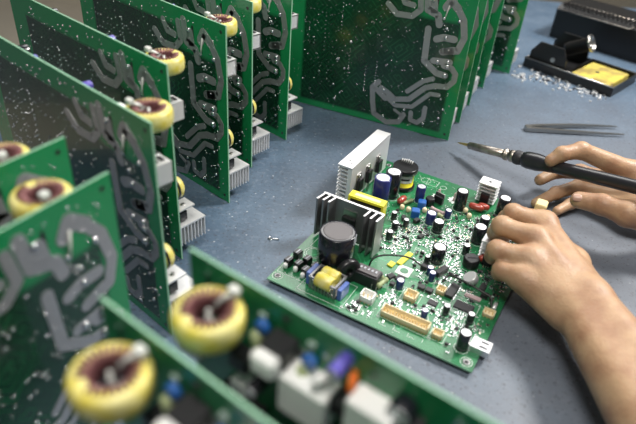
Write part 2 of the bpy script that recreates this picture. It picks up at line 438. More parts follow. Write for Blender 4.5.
# small finned heatsinks near the right hand: plate on top, level fins below
def heatsink_small(x, y, w, d, h, rz):
    b = mb(); b.T = b.T @ Matrix.Translation((x, y, 0)) @ Matrix.Rotation(rz, 4, 'Z')
    b.box((0, 0, h), (w, d, 1.6), 0)
    for k in range(5): b.box((0, 0, h-4.6*(k+1)), (w, d, .9), 0)
    b.box((0, d*.22, h/2), (w*.9, 2.2, h-1), 1)  # dull back plate paints shade into the gaps between fins
    o = b.build('heatsink', ['aluw', 'alud'], main)
    s = mb(); s.T = b.T
    s.lathe([(1.7, 0), (1.7, .25)], (0, 0, h+.75), seg=14, mi=0)
    s.build('screw_hole', ['dark'], o)
    t = mb(); t.T = b.T
    t.box((0, -d*.5-2.6, 10), (10, 4.4, 14), 0, 0, .5)
    for q in (-2.5, 0, 2.5): t.box((q, -d*.5-2.6, 2), (.9, .8, 4), 1)
    t.build('power_transistor', ['black', 'steel'], main)
    occ.append((x, y, 15))
heatsink_small(136.7, 261, 22.5, 17, 27, 0)
heatsink_small(174.5, 156, 23, 24, 27, 0)

# wound inductor: black lid, yellow band, white label, leads on top
b = mb(); X, Y = 41, 231
b.lathe([(14.2, 1), (14.2, 5), (12.2, 5.4), (12.2, 23), (15.4, 23.6), (15.4, 29), (14.6, 30)], (X, Y, 0), seg=32, mis=[0, 0, 1, 0, 0, 0, 0])
o = b.build('inductor', ['black', 'yelp'], main)
b = mb()
ps = [(X+12.4*math.cos(R(a)), Y+12.4*math.sin(R(a))) for a in range(-120, -9, 8)]
b.add([(p[0], p[1], 12) for p in ps]+[(p[0], p[1], 22) for p in ps], [(i, i+1, i+len(ps)+1, i+len(ps)) for i in range(len(ps)-1)], 0, True)
ps = [(X+12.5*math.cos(R(a)), Y+12.5*math.sin(R(a))) for a in range(-100, -34, 8)]
b.add([(p[0], p[1], 15.6) for p in ps]+[(p[0], p[1], 18) for p in ps], [(i, i+1, i+len(ps)+1, i+len(ps)) for i in range(len(ps)-1)], 1, True)
b.build('label_wrap', ['whitep', 'dark'], o)
b = mb()
for k in range(6):
    xx = X-8+k*2.6; b.tube([(xx, Y+6, 29.5), (xx-.4, Y+6.5, 34), (xx+1.3, Y+4.5, 37-abs(k-3)*.6), (xx+1.6, Y+2, 34)], .55, 6)
b.build('lead_wire', 'whitep', o); occ.append((X, Y, 18))

# yellow taped transformer between the heatsinks
b = mb(); T0 = b.T @ Matrix.Translation((32.5, 146, 0)) @ Matrix.Rotation(R(3), 4, 'Z'); b.T = T0
b.box((0, 0, 12), (37, 20, 20), 0, 0, .8); b.box((0, 0, 3), (40, 23, 4), 0, 0, .4)
o = b.build('transformer', ['black'], main)
b = MB(); b.T = T0
b.prism([(-18.6, 23.5), (18.6, 23.5), (18.6, 4), (21, 4), (21, 26.5), (-21, 26.5), (-21, 4), (-18.6, 4)], -6, 6.5, 0, 'XZ')
b.box((0, .2, 26.6), (30, 5, .25), 1)
b.build('core_tape', ['yelp', 'cream'], o)
b = MB(); b.T = T0; b.box((0, -9.6, 14), (26, 4, 15), 0, 0, 1); b.build('winding', 'cream', o)
for q in (18, 26, 34, 42, 50): occ.append((q, 146, 13))

# small open-frame transformer: yellow bobbin, steel frame, blue sides
b = mb(); T0 = b.T @ Matrix.Translation((54, 20, 0)) @ Matrix.Rotation(R(-3), 4, 'Z'); b.T = T0
b.box((0, 0, 1.8), (30, 21, 3), 0, 0, .4)
for sx in (-1, 1):
    for sy in (-1, 1): b.box((sx*13.2, sy*9.2, 8), (2.4, 2.2, 13), 0)
b.box((0, -10.2, 14.2), (30, 1.6, 2.2), 0); b.box((0, 10.2, 14.2), (30, 1.6, 2.2), 0)
b.box((-14, 0, 14.2), (2, 20, 2.2), 0); b.box((14, 0, 14.2), (2, 20, 2.2), 0)
o = b.build('transformer', ['alud'], main)
b = MB(); b.T = T0
for q in (-5.2, 5.2):
    b.lathe([(6.5, -9), (7.6, -7.4), (7.6, 7.4), (6.5, 9)], (0, q, 11.4), (1, 0, 0), 20, 0)
b.build('bobbin', ['yel'], o)
b = MB(); b.T = T0
b.box((-18, 1, 8), (4.5, 17, 14), 0, 0, .6); b.box((18, -1, 7), (4.5, 16, 12), 0, 0, .6); b.build('side_coil', ['silvblue'], o)
b = MB(); b.T = T0
for q in range(7): b.box((-10.5+q*3.5, -10.4, 6), (1.3, 1.2, 12), 0)
b.build('pin', ['steel'], o)
for q in (40, 48, 56, 64, 70): occ.append((q, 20, 13))

# black wound choke with grey top plate
b = mb(); T0 = b.T @ Matrix.Translation((70.5, 38, 0)) @ Matrix.Rotation(R(66), 4, 'Z'); b.T = T0
b.torus((0, 6, 13), (.1, 1, 0), 8.2, 5.0, 4.0, mi=0)
b.box((0, 6, 2), (22, 9, 3.5), 0)
o = b.build('choke', ['black'], main); occ.append((72, 38, 14))
b = mb(); b.T = b.T @ Matrix.Translation((82, 50, 0)) @ Matrix.Rotation(R(0), 4, 'Z')
b.box((0, 0, 7), (26, 15, 13), 0, 0, .8); b.box((0, .5, 14.2), (23, 11, 1.6), 1, 0, .3)
for q in range(5): b.box((-8+q*4, 1, 15.2), (1.6, 3, .7), 2)
b.build('relay', ['black', 'bigtop', 'stripe'], main); occ.append((82, 50, 14)); occ.append((74, 50, 11)); occ.append((90, 50, 10))

# diodes with white ends at the left corner (bodies lean forward)
for x, y in ((5.5, 23), (16.5, 24), (27, 20), (7, 38), (20, 35), (32, 30)):
    b = mb()
    d = Vector((.18, -.75, .2)).normalized() if y < 30 else Vector((.25, .5, .3)).normalized()
    p = Vector((x, y+3, 5.4))
    b.box((x, y+4.5, 4.6), (7.2, 8.6, 8.4), 0, R(-8), .8)
    b.box((x+.3, y+4.5, 9), (1.1, 7.2, .3), 2, R(-8))
    if y < 30: b.lathe([(1.9, 0), (2.4, .8), (2.4, 5.0), (1.7, 6)], (x-.2, y-1, 0), seg=14, mi=1)
    b.build('diode', ['black', 'whitep', 'stripe'], main); occ.append((x, y+3, 6))

# blue box capacitors, red film capacitors
for x, y in ((77.5, 203), (78, 182)):
    b = mb().box((x, y, 4.6), (9.5, 9.5, 9), 0, R(20), .9); b.build('box_capacitor', 'blue', main); occ.append((x, y, 7))
def red(x, y, rz, l=15):
    b = mb(); b.T = b.T @ Matrix.Translation((x, y, 5.8)) @ Matrix.Rotation(rz, 4, 'Z')
    b.lathe([(1, -l/2), (3.2, -l/2+1.4), (4.0, 0-l*.2), (4.0, l*.2), (3.2, l/2-1.4), (1, l/2)], (0, 0, 0), (1, 0, 0), 16, 0)
    b.cyl((-l/2+2, 0, -1), (-l/2+2, 0, -5.8), .5, seg=6, mi=1); b.cyl((l/2-2, 0, -1), (l/2-2, 0, -5.8), .5, seg=6, mi=1)
    b.build('film_capacitor', ['red', 'steel'], main); occ.append((x, y, 7))
red(55, 196, R(80)); red(133, 234, R(2), 18); red(140, 240, R(2), 14); red(168, 146, R(70), 10)
# axial resistors
def resistor(x, y, rz, m='greenr', l=13, r=2.3, z=3.2):
    b = mb(); b.T = b.T @ Matrix.Translation((x, y, z)) @ Matrix.Rotation(rz, 4, 'Z')
    b.lathe([(r*.5, -l/2), (r, -l/2+.8), (r, -l/2+2.6), (r*.82, -l/2+3.2), (r*.82, l/2-3.2), (r, l/2-2.6), (r, l/2-.8), (r*.5, l/2)], (0, 0, 0), (1, 0, 0), 14, 0)
    b.tube([(-l/2, 0, 0), (-l/2-1.8, 0, 0), (-l/2-2.2, 0, -z)], .4, 6, 1); b.tube([(l/2, 0, 0), (l/2+1.8, 0, 0), (l/2+2.2, 0, -z)], .4, 6, 1)
    b.build('resistor', [m, 'steel'], main); occ.append((x, y, l*.5))
resistor(92.5, 51.5, R(78), l=15, z=7, r=2.8); resistor(98, 50, R(78), l=15, z=7, r=2.8)
resistor(61, 200, R(62), 'greenr', 15); resistor(97, 203, R(-10), 'pink', 18, 2.6); resistor(103, 196, R(-20), 'greenr', 8); resistor(160, 224, R(10), 'cream', 9)
for x, y in ((60, 186), (68, 186), (124, 224), (131, 216), (150, 226), (84, 196)):
    b = mb(); b.lathe([(2.2, 0), (2.8, 1), (2.8, 4.5), (1.6, 6)], (x, y, 0), seg=14); b.build('disc_capacitor', 'cream', main); occ.append((x, y, 3.5))
# transistors standing on white thermal stars
for x, y in ((86, 236), (105, 240)):
    s = mb()
    pts = [((8.5 if k % 2 else 5.8)*math.cos(k*math.pi/10), (8.5 if k % 2 else 5.8)*math.sin(k*math.pi/10)) for k in range(20)]
    s.prism([(x+a, y+c) for a, c in pts], .02, .35, 0); s.build('thermal_pad', ['silk'], main)
    t = mb(); t.lathe([(2.3, 0), (2.3, 3), (1.7, 3.3), (1.7, 10), (1.1, 11)], (x, y, 0), seg=14, mi=0)
    t.build('terminal_post', ['pink'], main); occ.append((x, y, 9))
t = mb(); t.box((91, 222, 6.5), (12, 5, 9), 0, R(-12), .5); t.box((91, 224.6, 8.2), (12, 1, 11.5), 1, R(-12)); t.build('transistor', ['black', 'steel'], main); occ.append((91, 222, 8))
t = mb(); t.lathe([(5.4, 0), (5.4, 9), (4.6, 10)], (83, 214, 0), seg=18); t.build('trimmer', 'black', main); occ.append((83, 214, 6))
t = mb(); t.lathe([(7.6, 0), (8.4, 1), (8.4, 9), (7.2, 10.5)], (160, 134, 0), seg=22, mi=0); t.box((160, 134, 10.6), (9, 1.6, .5), 1, R(30)); t.build('buzzer', ['black', 'dark'], main); occ.append((160, 134, 10))
# connectors
def connector(x, y, w, d, h, rz, pins, m='cream', pm='gold'):
    b = mb(); b.T = b.T @ Matrix.Translation((x, y, 0)) @ Matrix.Rotation(rz, 4, 'Z')
    b.box((0, 0, 1), (w, d, 2), 0); b.box((0, d/2-.5, h/2), (w, 1, h), 0); b.box((0, -d/2+.5, h*.36), (w, 1, h*.72), 0)
    b.box((-w/2+.5, 0, h/2), (1, d, h), 0); b.box((w/2-.5, 0, h/2), (1, d, h), 0)
    o = b.build('connector', [m], main)
    p = mb(); p.T = b.T
    for k in range(pins): p.box((-w/2+2.2+(w-4.4)*k/max(1, pins-1), 0, h*.45), (.7, .7, h*.8), 0)
    for k in range(pins): p.box((-w/2+2.2+(w-4.4)*k/max(1, pins-1), -d/2-.9, .5), (.8, 2.0, .4), 0)
    p.build('pin', [pm], o)
    for q in np.arange(-w/2, w/2+1, 5): occ.append((x+q*math.cos(rz), y+q*math.sin(rz), d*.7))
connector(135.5, 21, 46, 9.5, 8, R(1), 16)
connector(167, 21, 10, 7, 6.5, R(1), 3); connector(127.5, 53, 12, 10, 7, R(0), 3); connector(198, 74, 11, 8, 5, R(0), 3)
connector(94, 27, 13, 10, 9, R(0), 3, 'whitep'); connector(149, 78, 9, 8, 6, R(0), 3)
b = mb().box((99.5, 104, .9), (6, 24, 1.6), 0, R(-8), .2).box((91.5, 87.5, .9), (6, 8, 1.6), 0, R(-8), .2)
b.build('yellow_jumper_block', ['yelp'], main); occ += [(99, 104, 8), (99, 96, 6), (99, 112, 6), (91, 87, 5)]
# usb socket
b = mb(); T0 = b.T @ Matrix.Translation((204, 27, 0)); b.T = T0
b.prism([(-6.6, 0), (6.6, 0), (6.6, 7), (-6.6, 7)], -8, 9, 0, 'YZ')
b.add([(9.05, -6, .8), (9.05, 6, .8), (9.05, 6, 6.2), (9.05, -6, 6.2)], [(0, 1, 2, 3)], 1)
b.box((9.1, 0, 4.1), (.3, 10, 1.6), 2); b.box((3, -3, 7.1), (7, 2, .3), 1); b.box((3, 3, 7.1), (7, 2, .3), 1)
b.build('usb_socket', ['alu', 'dark', 'whitep'], main); occ.append((203, 27, 10))
# integrated circuits
def chip(x, y, w, d, rz=0, h=2.4, pins=8, m='chip'):
    b = mb(); b.T = b.T @ Matrix.Translation((x, y, 0)) @ Matrix.Rotation(rz, 4, 'Z')
    b.box((0, 0, h/2+.3), (w, d, h), 0, 0, .3); b.lathe([(.5, 0), (.5, .05)], (-w/2+1.6, -d/2+1.4, h+.3), seg=8, mi=1)
    o = b.build('integrated_circuit', [m, 'dark'], main)
    p = mb(); p.T = b.T
    for k in range(pins):
        xx = -w/2+1+(w-2)*k/(pins-1)
        for s in (-1, 1): p.box((xx, s*(d/2+.8), .45), (w/pins*.45, 1.8, .5), 0)
    p.build('pin', ['solder'], o)
    for q in np.arange(-w/2, w/2+1, 4): occ.append((x+q*math.cos(rz), y+q*math.sin(rz), d*.7))
chip(158, 84, 21, 8, R(88), 3.4, 10); chip(175, 70, 18, 11, R(0), 1.8, 14, 'dark'); chip(108, 72, 8, 8, R(0), 2.4, 4); chip(99, 70, 8, 6, R(60), 2.4, 4)
chip(139, 104, 16, 6, R(70), 6, 5); chip(131, 72, 7, 6, R(0), 3, 3); chip(139, 72, 7, 6, R(0), 3, 3); chip(99, 148, 5, 7, R(-20), 3, 3)
chip(148, 58, 9, 7, 0, 1.6, 6, 'dark'); chip(122, 102, 7, 7, 0, 4, 3); chip(112, 66, 5, 5, 0, 3, 3); chip(105, 60, 5, 5, 0, 3, 3)
chip(70, 168, 5, 7, R(30), 4, 3); chip(84, 172, 5, 7, R(-20), 4, 3); chip(178, 88, 16, 5, R(0), 1.4, 9, 'pink')
chip(187, 96, 7, 6, R(0), 4, 3); chip(182, 106, 6, 10, R(0), 3, 3)
# white diamond pad with green centre
b = mb(); b.T = b.T @ Matrix.Translation((106.5, 86, 0)) @ Matrix.Rotation(R(0), 4, 'Z')
b.box((0, 0, .3), (15, 15, .5), 0); b.lathe([(4.3, .55), (4.3, .75)], (0, 0, 0), seg=24, mi=1); b.build('sensor_pad', ['silk', 'pcb_face'], main); occ.append((106.5, 86, 11))
# crystal
b = mb(); b.lathe([(2, 0), (2, 9)], (200, 90, 2.4), (0, -1, 0), 14); b.build('crystal', 'aluw', main); occ.append((200, 86, 5))

def free(x, y, r):
    return all((x-a)**2+(y-c)**2 > (r+q)**2 for a, c, q in occ)
# surface-mount parts: the largest hundred by themselves, the rest as one
dens = [(150, 80, 40), (185, 110, 30), (115, 190, 28), (75, 150, 18), (90, 165, 20), (130, 150, 26), (150, 190, 26), (110, 40, 22), (175, 45, 22), (80, 125, 16), (85, 20, 14), (165, 215, 26), (60, 150, 12), (140, 120, 28)]
n_big = 0; rest = mb(); tries = 0; n_rest = 0
rows = []
while tries < 5200 and n_rest < 620:
    tries += 1
    cx, cy, s = random.choice(dens); x = random.gauss(cx, s*.55); y = random.gauss(cy, s*.55)
    if not (4 < x < 202 and 4 < y < 262) or not free(x, y, 1.5): continue
    w = random.choice((2.0, 2.6, 3.2)); d = w*.55; rz = random.choice((0, math.pi/2))
    big = n_big < 92 and random.random() < .3
    tgt = mb() if big else rest
    col = random.choice((0, 0, 2, 3))
    c_, s_ = math.cos(rz), math.sin(rz); h = .9
    if big: w *= 1.3; d *= 1.3; h = 1.3
    tgt.box((x, y, h/2), (w*.5, d, h), col, rz)
    for k in (-1, 1): tgt.box((x+k*w*.38*c_, y+k*w*.38*s_, h/2+.02), (w*.3, d*1.04, h*1.05), 1, rz)
    if big: tgt.build('surface_mount_part', ['chip', 'solder', 'cream', 'dark'], main); n_big += 1; occ.append((x, y, 1.6))
    else: n_rest += 1; occ.append((x, y, .9))
tag(rest.build('surface_mount_chips', ['chip', 'solder', 'cream', 'dark'], main), kind='stuff')
# solder pads and silkscreen marks
pad = mb(); silk = mb(); tr = mb()
def ok(x, y, r=.4): return 2 < x < 204 and 2 < y < 274
for _ in range(480):
    cx, cy, s = random.choice(dens); x = random.gauss(cx, s*.7); y = random.gauss(cy, s*.7)
    if not ok(x, y) or not free(x, y, .2): continue
    pad.box((x, y, .16), (random.uniform(.5, 1.2), random.uniform(.5, 1.0), .32), 0)
for _ in range(330):
    x, y = random.uniform(4, 200), random.uniform(4, 270)
    if not free(x, y, .8): continue
    pad.dome((x, y, 0), (0, 0, 1), .7, .5)
tag(pad.build('solder_pad', ['pads'], main), kind='stuff')
def line(b, x0, y0, x1, y1, w=.35, z=.06, mi=0):
    L = math.hypot(x1-x0, y1-y0); b.box(((x0+x1)/2, (y0+y1)/2, z), (L, w, .1), mi, math.atan2(y1-y0, x1-x0))
def ring(b, x, y, r, w=.4, z=.06, seg=26):
    b.lathe([(r-w/2, z-.05), (r-w/2, z+.05), (r+w/2, z+.05), (r+w/2, z-.05)], (x, y, 0), seg=seg, cap=False)
def rect(b, x0, y0, x1, y1):
    line(b, x0, y0, x1, y0); line(b, x1, y0, x1, y1); line(b, x1, y1, x0, y1); line(b, x0, y1, x0, y0)
for x, y, d, h, _ in CAPS: ring(silk, x, y, d/2+1.6)
for x, y in holes[:3]: ring(silk, x, y, 5.2)
ring(silk, 96, 146, 4.2, 1.2); ring(silk, 96, 146, 7.5); ring(silk, 16, 58, 7); ring(silk, 16, 58, 9.2); ring(silk, 60, 262, 6); ring(silk, 84, 259, 4)
rect(silk, 110, 14, 161, 28); rect(silk, 160, 15, 174, 27); rect(silk, 162, 60, 188, 82); rect(silk, 30, 3, 78, 38); rect(silk, 0.8, 14, 38, 46); rect(silk, 8, 66, 24, 84)
rect(silk, 62, 255, 76, 268); rect(silk, 118, 45, 136, 62)
for k in range(7): line(silk, 116+k*7, 10, 116+k*7, 6) if k % 2 == 0 else line(silk, 109+k*7, 6, 116+k*7, 6)
for _ in range(1000):                      # designator-sized dashes
    cx, cy, s = random.choice(dens+[(60, 262, 20), (100, 10, 60), (40, 120, 20)]); x = random.gauss(cx, s*.8); y = random.gauss(cy, s*.8)
    if not ok(x, y) or not free(x, y, .2): continue
    a = random.choice((0, 0, 1)); l = random.uniform(.7, 2.2)
    line(silk, x, y, x+(0 if a else l), y+(l if a else 0), .32)
for _ in range(90):
    cx, cy, s = random.choice(dens); x = random.gauss(cx, s*.8); y = random.gauss(cy, s*.8)
    if ok(x, y) and ok(x+6, y+4) and free(x+2, y+1.5, .5): rect(silk, x, y, x+random.uniform(3, 6), y+random.uniform(2, 4))
for n_, cnt in (('small_transistor', 46), ('glass_diode', 34)):
    k_ = 0
    for _ in range(3000):
        if k_ >= cnt: break
        cx, cy, s_ = random.choice(dens); x = random.gauss(cx, s_*.6); y = random.gauss(cy, s_*.6)
        if not (6 < x < 200 and 6 < y < 262) or not free(x, y, 1.3): continue
        b = mb()
        if n_ == 'small_transistor':
            b.box((x, y, 1.5), (3.4, 2.6, 2.6), 0, 0, .4)
            for dx, dy in ((-1, -1.7), (1, -1.7), (0, 1.7)): b.box((x+dx, y+dy, .4), (.8, 1.2, .6), 1)
        else:
            a = random.choice((0, math.pi/2)); u_ = Vector((math.cos(a), math.sin(a), 0)); c_ = Vector((x, y, 1.6))
            b.lathe([(1, -2.6), (1.35, -2.2), (1.35, 2.2), (1, 2.6)], c_, u_, 10, mis=[1, 0, 1, 1])
        b.build(n_, ['chip', 'pads'], main); occ.append((x, y, 2)); k_ += 1
silk.build('silkscreen_marks', ['silk'], main)
for _ in range(150):                       # masked tracks with a bend
    x, y = random.uniform(8, 195), random.uniform(8, 262); a = random.choice((0, 90, 0, 45)); L1 = random.uniform(8, 30)
    x1, y1 = x+L1*math.cos(R(a)), y+L1*math.sin(R(a)); L2 = random.uniform(4, 14); a2 = a+45
    x2, y2 = x1+L2*math.cos(R(a2)), y1+L2*math.sin(R(a2))
    if max(x1, x2) > 202 or max(y1, y2) > 272 or min(x1, x2) < 4: continue
    w = random.choice((.5, .7, 1.2))
    line(tr, x, y, x1, y1, w, .03); line(tr, x1, y1, x2, y2, w, .03)
tr.build('copper_tracks', ['track'], main)
# hook-up wires looping over the board
def wire(name, pts, r, m, par=None):
    P = [Vector(p) for p in pts]; out = []
    for i in range(len(P)-1):
        p0, p1, p2, p3 = P[max(i-1, 0)], P[i], P[i+1], P[min(i+2, len(P)-1)]
        for k in range(8):
            t = k/8; out.append(.5*((2*p1)+(p2-p0)*t+(2*p0-5*p1+4*p2-p3)*t*t+(3*p1-p0-3*p2+p3)*t**3))
    out.append(P[-1])
    b = MB() if par is None else mb(); b.tube(out, r, 8); return b.build(name, m, par)
wire('jumper_wire', [(77, 62, 3), (78, 66, 15), (84, 74, 18), (96, 84, 17), (108, 92, 14), (119, 93, 10), (128, 92, 9.6)], 1.0, 'wire', main)
wire('jumper_wire', [(146, 88, 4), (150, 96, 9), (166, 94, 10), (182, 92, 9), (194, 90, 7), (197, 83, 3)], 1.1, 'wire', main)

# ---------------------------------------------------------------- standing circuit boards
# frame of one: x = 0 is the upright edge with the toroid, the board runs to -x, z up, solder face towards -y
BL, BH, BT = .262, .205, .0016
def T2(pts, w, b, y0=-.0016, th=.00035, mi=0):
    """flat tinned strip of width w along a polyline (mm, x z) with round joints"""
    for (x0, z0), (x1, z1) in zip(pts, pts[1:]):
        L = math.hypot(x1-x0, z1-z0); nx, nz = -(z1-z0)/L*w/2, (x1-x0)/L*w/2
        b.prism([(p*mm, q*mm) for p, q in ((x0+nx, z0+nz), (x1+nx, z1+nz), (x1-nx, z1-nz), (x0-nx, z0-nz))], y0, y0-th, mi, 'XZ')
    for x, z in pts:
        b.prism([(p*mm, q*mm) for p, q in arc(x, z, w/2, 0, 330, 11)], y0, y0-th*.96, mi, 'XZ')
random.seed(21)
def standing_board():
    root = empty('circuit_board')
    b = MB().box((-BL/2, -BT/2, BH/2), (BL, BT, BH))
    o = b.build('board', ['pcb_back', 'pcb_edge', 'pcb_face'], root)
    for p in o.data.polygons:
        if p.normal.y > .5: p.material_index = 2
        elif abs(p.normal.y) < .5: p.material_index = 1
    # tinned power tracks seen on the solder face
    t = MB()
    T2([(-56, 149), (-54, 106), (-35, 93), (-23, 92)], 8.5, t)
    T2([(-27, 105), (-16, 104), (-9.5, 97), (-9.5, 87), (-17, 77), (-33, 75), (-46, 69), (-66, 47), (-86, 42), (-97, 49), (-108, 54)], 7.5, t)
    T2([(-70, 58), (-50, 78), (-38, 84)], 6.5, t)
    T2([(-26, 63), (-38, 62), (-60, 37), (-84, 33), (-98, 42)], 6, t)
    T2([(-113, 62), (-121, 52), (-118, 30), (-114, 13), (-94, 4), (-76, 9), (-70, 22)], 7.5, t); T2([(-114, 50), (-100, 40)], 8, t)
    T2([(-84, 26), (-72, 20)], 4, t)
    T2([(-60, 28), (-59, 17), (-49, 15), (-41, 24), (-41, 40)], 6.5, t)
    T2([(-114, 171), (-101, 160), (-80, 161), (-70, 171), (-73, 190)], 7.5, t); T2([(-98, 186), (-92, 176), (-80, 175)], 7, t)
    T2([(-64, 194), (-61, 173), (-46, 168), (-43, 157)], 9, t); T2([(-54, 184), (-52, 170)], 9, t)
    T2([(-38, 180), (-33, 189), (-23, 181)], 10, t); T2([(-23, 181), (-13, 168), (-8, 146), (-13, 128), (-31, 124)], 8.5, t)
    T2([(-43, 138), (-34, 142), (-20, 142)], 9, t); T2([(-42, 109), (-20, 111)], 8.5, t); T2([(-32, 123), (-18, 128)], 9, t)
    t.build('tinned_tracks', ['tin'], root)
    # solder joints
    j = MB()
    def dot(x, z, r, h=None): j.dome((x*mm, -.0016, z*mm), (0, -1, 0), r*mm, (h or r)*mm, 0, 7)
    for _ in range(500):
        x, z = random.uniform(-252, -8), random.uniform(6, 198)
        if random.random() < .5: x = round(x/12)*12+random.choice((-2, 0, 2, 4)); z = round(z/2.5)*2.5
        dot(x, z, random.choice((.5, .6, .75, .95)), .9)
    for k in range(9):
        dot(-119, 58+k*4, 1.0); dot(-134, 44+k*4.5, 1.0); dot(-160, 60+k*5, .9); dot(-200, 90+k*6, .9); dot(-176, 120+k*5, .9)
    tag(j.build('solder_dots', ['solder'], root), kind='stuff')
    for x, z, r in ((-23, 92, 3.6), (-22, 105, 3.2), (-22, 111, 3.2), (-36, 109, 2.8), (-31, 142, 2.6), (-32, 154, 2.2), (-177, 82, 2.6), (-177, 21, 2.4), (-181, 43, 1.8), (-205, 57, 1.8), (-38, 166, 2.4), (-18, 166, 2.6), (-56, 186, 2.6), (-160, 110, 2.4), (-100, 12, 2.2),
                    (-70, 30, 2.0), (-40, 16, 2.2), (-104, 52, 2.0), (-86, 36, 2), (-52, 80, 2), (-166, 70, 2), (-20, 30, 2.2), (-16, 44, 1.8), (-22, 58, 1.8)):
        MB().dome((x*mm, -.0019, z*mm), (0, -1, 0), r*mm, r*.7*mm, 0, 12).build('solder_joint', ['solder'], root)
    # slots, corner hole, tie ends near the toroid
    for x, z, h in ((-50, 183, 15), (-54, 138, 14)):
        s = MB(); s.prism([(p*mm, q*mm) for p, q in arc(x, z+h/2, 1.6, 0, 180, 6)+arc(x, z-h/2, 1.6, 180, 360, 6)], -.0016, -.0017, 0, 'XZ'); s.build('slot', ['black'], root)
    for x, z in ((-7, 197), (-7, 8), (-255, 197)):
        s = MB(); s.lathe([(1.8*mm, 0), (1.8*mm, .0001)], (x*mm, -.0016, z*mm), (0, -1, 0), 14, 0); s.build('mounting_hole', ['black'], root)
    # toroid: yellow core with copper winding and a nylon tie through the hole
    C = Vector((-.032, .0195, .192))
    tor = MB().torus(C, (0, 0, 1), .0128, .0048, .0072).build('toroid', ['yel'], root)
    w = MB()
    for k in range(26):
        a = 2*math.pi*k/26+.05
        if 1.25 < a < 1.7: continue
        ra = Vector((math.cos(a), math.sin(a), 0)); up_ = Vector((0, 0, 1)); cc = C+ra*.0128; pp = []
        for q in range(0, 9):
            t_ = math.pi*(.50+q/8*.9); ca, sa = math.cos(t_), math.sin(t_)
            ca = math.copysign(abs(ca)**.6, ca); sa = math.copysign(abs(sa)**.6, sa)
            pp.append(cc+ra*.0054*ca+up_*.0078*sa)
        w.tube(pp, .00085, 6)
    w.build('winding', ['copper'], tor)
    w = MB().torus(C, (0, 0, 1), .0089, .0011, .0066, mi=0); w.build('inner_winding', ['copper'], tor)
    w = MB(); w.tube([C+Vector((0, -.019, -.004)), C+Vector((0, -.012, .004)), C+Vector((-.001, -.003, .008)), C+Vector((-.0030, -.007, .010)), C+Vector((-.005, -.0105, .0115))], .0014, 8)
    w.box(C+Vector((-.0055, -.0115, .0130)), (.0054, .0046, .0036), 0, 0, .0006)
    w.tube([C+Vector((0, 0, .006)), C+Vector((0, 0, -.011)), C+Vector((0, -.019, -.012))], .0012, 8)
    w.tube([(-.034, -.0026, .183), (-.036, -.003, .172), (-.037, -.0026, .166)], .0008, 6)
    w.build('cable_tie', ['nylon'], tor)
    # aluminium bracket high on the component side
    b = MB(); T_ = Matrix.Translation((-.012, 0, .150)); b.T = T_
    b.box((0, .008, 0), (.015, .016, .0014)); b.box((0, .0155, .008), (.015, .0014, .017)); b.box((0, .008, .016), (.015, .016, .0014))
    b.box((-.0068, .008, .008), (.0014, .016, .017)); b.box((.0068, .008, .008), (.0014, .016, .017))
    o = b.build('bracket', ['aluw'], root)
    b = MB(); b.T = T_; b.box((0, .006, .0172), (.007, .0035, .0008)); b.box((0, .012, .0172), (.007, .0030, .0008)); b.box((.001, .007, .008), (.008, .006, .009)); b.build('transistor', ['dark'], o)
    # finned heatsink low on the component side
    b = MB(); T_ = Matrix.Translation((-.013, 0, .012)); b.T = T_
    b.box((0, .016, .024), (.022, .033, .0016))
    b.box((-.009, .016, .013), (.002, .030, .022), 1)  # dark back wall stands in for the shade deep between the fins
    for k in range(8): b.box((.0005, .002+k*.0042, .013), (.021, .0011, .022))
    b.box((.002, .011, .043), (.016, .020, .0014)); b.box((-.008, .005, .035), (.0014, .006, .016))
    o = b.build('heatsink', ['aluw', 'dark'], root)
    b = MB(); b.T = T_; b.box((.001, .010, .032), (.010, .009, .010), 0, 0, .0006); b.lathe([(.0022, 0), (.0018, .0012)], (.003, .012, .0437), seg=12, mi=1)
    b.build('transistor', ['black', 'steel'], o)
    # yellow disc coil between them
    MB().lathe([(.002, 0), (.0115, .001), (.0115, .010), (.008, .0135), (.002, .014)], (-.015, .0, .076), (0, 1, 0), 24).build('coil', ['yel'], root)
    MB().lathe([(.0118, .004), (.0118, .0065)], (-.015, .0, .076), (0, 1, 0), 24).build('band', ['black'], root)
    # electrolytic capacitors sticking out of the component side
    def ecap(x, z, d, l, sl):
        r = d/2*mm
        c = MB().lathe([(r*.93, .0005), (r, .001), (r, l*mm-.0006), (r*.95, l*mm)], (x*mm, 0, z*mm), (0, 1, 0), 22).build('capacitor', [sl], root)
        MB().lathe([(r*.82, l*mm-.0002), (r*.8, l*mm+.0003)], (x*mm, 0, z*mm), (0, 1, 0), 22).build('metal_top', ['captop'], c)
    ecap(-97, 196, 7, 13, 'violet'); ecap(-58, 160, 8, 20, 'sleeve'); ecap(-128, 190, 12, 9, 'sleeve'); ecap(-150, 184, 10, 16, 'navy')
    ecap(-180, 192, 7, 13, 'violet'); ecap(-120, 120, 22, 34, 'sleeve'); ecap(-150, 120, 22, 34, 'navy'); ecap(-60, 60, 16, 26, 'sleeve'); ecap(-205, 190, 12, 18, 'sleeve')
    # blue discs on pale posts
    for x, z in ((-52, 188), (-80, 184), (-140, 172)):
        MB().lathe([(.0022, 0), (.004, .0008), (.004, .0040), (.002, .0046)], (x*mm, .002, z*mm), (0, 1, 0), 16).build('varistor', ['blue'], root)
        MB().lathe([(.0022, -.0065), (.0030, -.005), (.0030, .005), (.0022, .0065)], ((x+1)*mm, .0065, (z-10)*mm), (.3, 0, 1), 14).build('resistor', ['greenr'], root)
    MB().lathe([(.002, 0), (.0050, .0008), (.0050, .0030), (.002, .0038)], (-.105, .004, .188), (.9, .3, 0), 18).build('disc_capacitor', ['orange'], root)
    MB().lathe([(.0016, -.006), (.0024, -.005), (.0024, .005), (.0016, .006)], (-.090, .008, .184), (.3, 1, .2), 14).build('ceramic_post', ['whitep'], root)
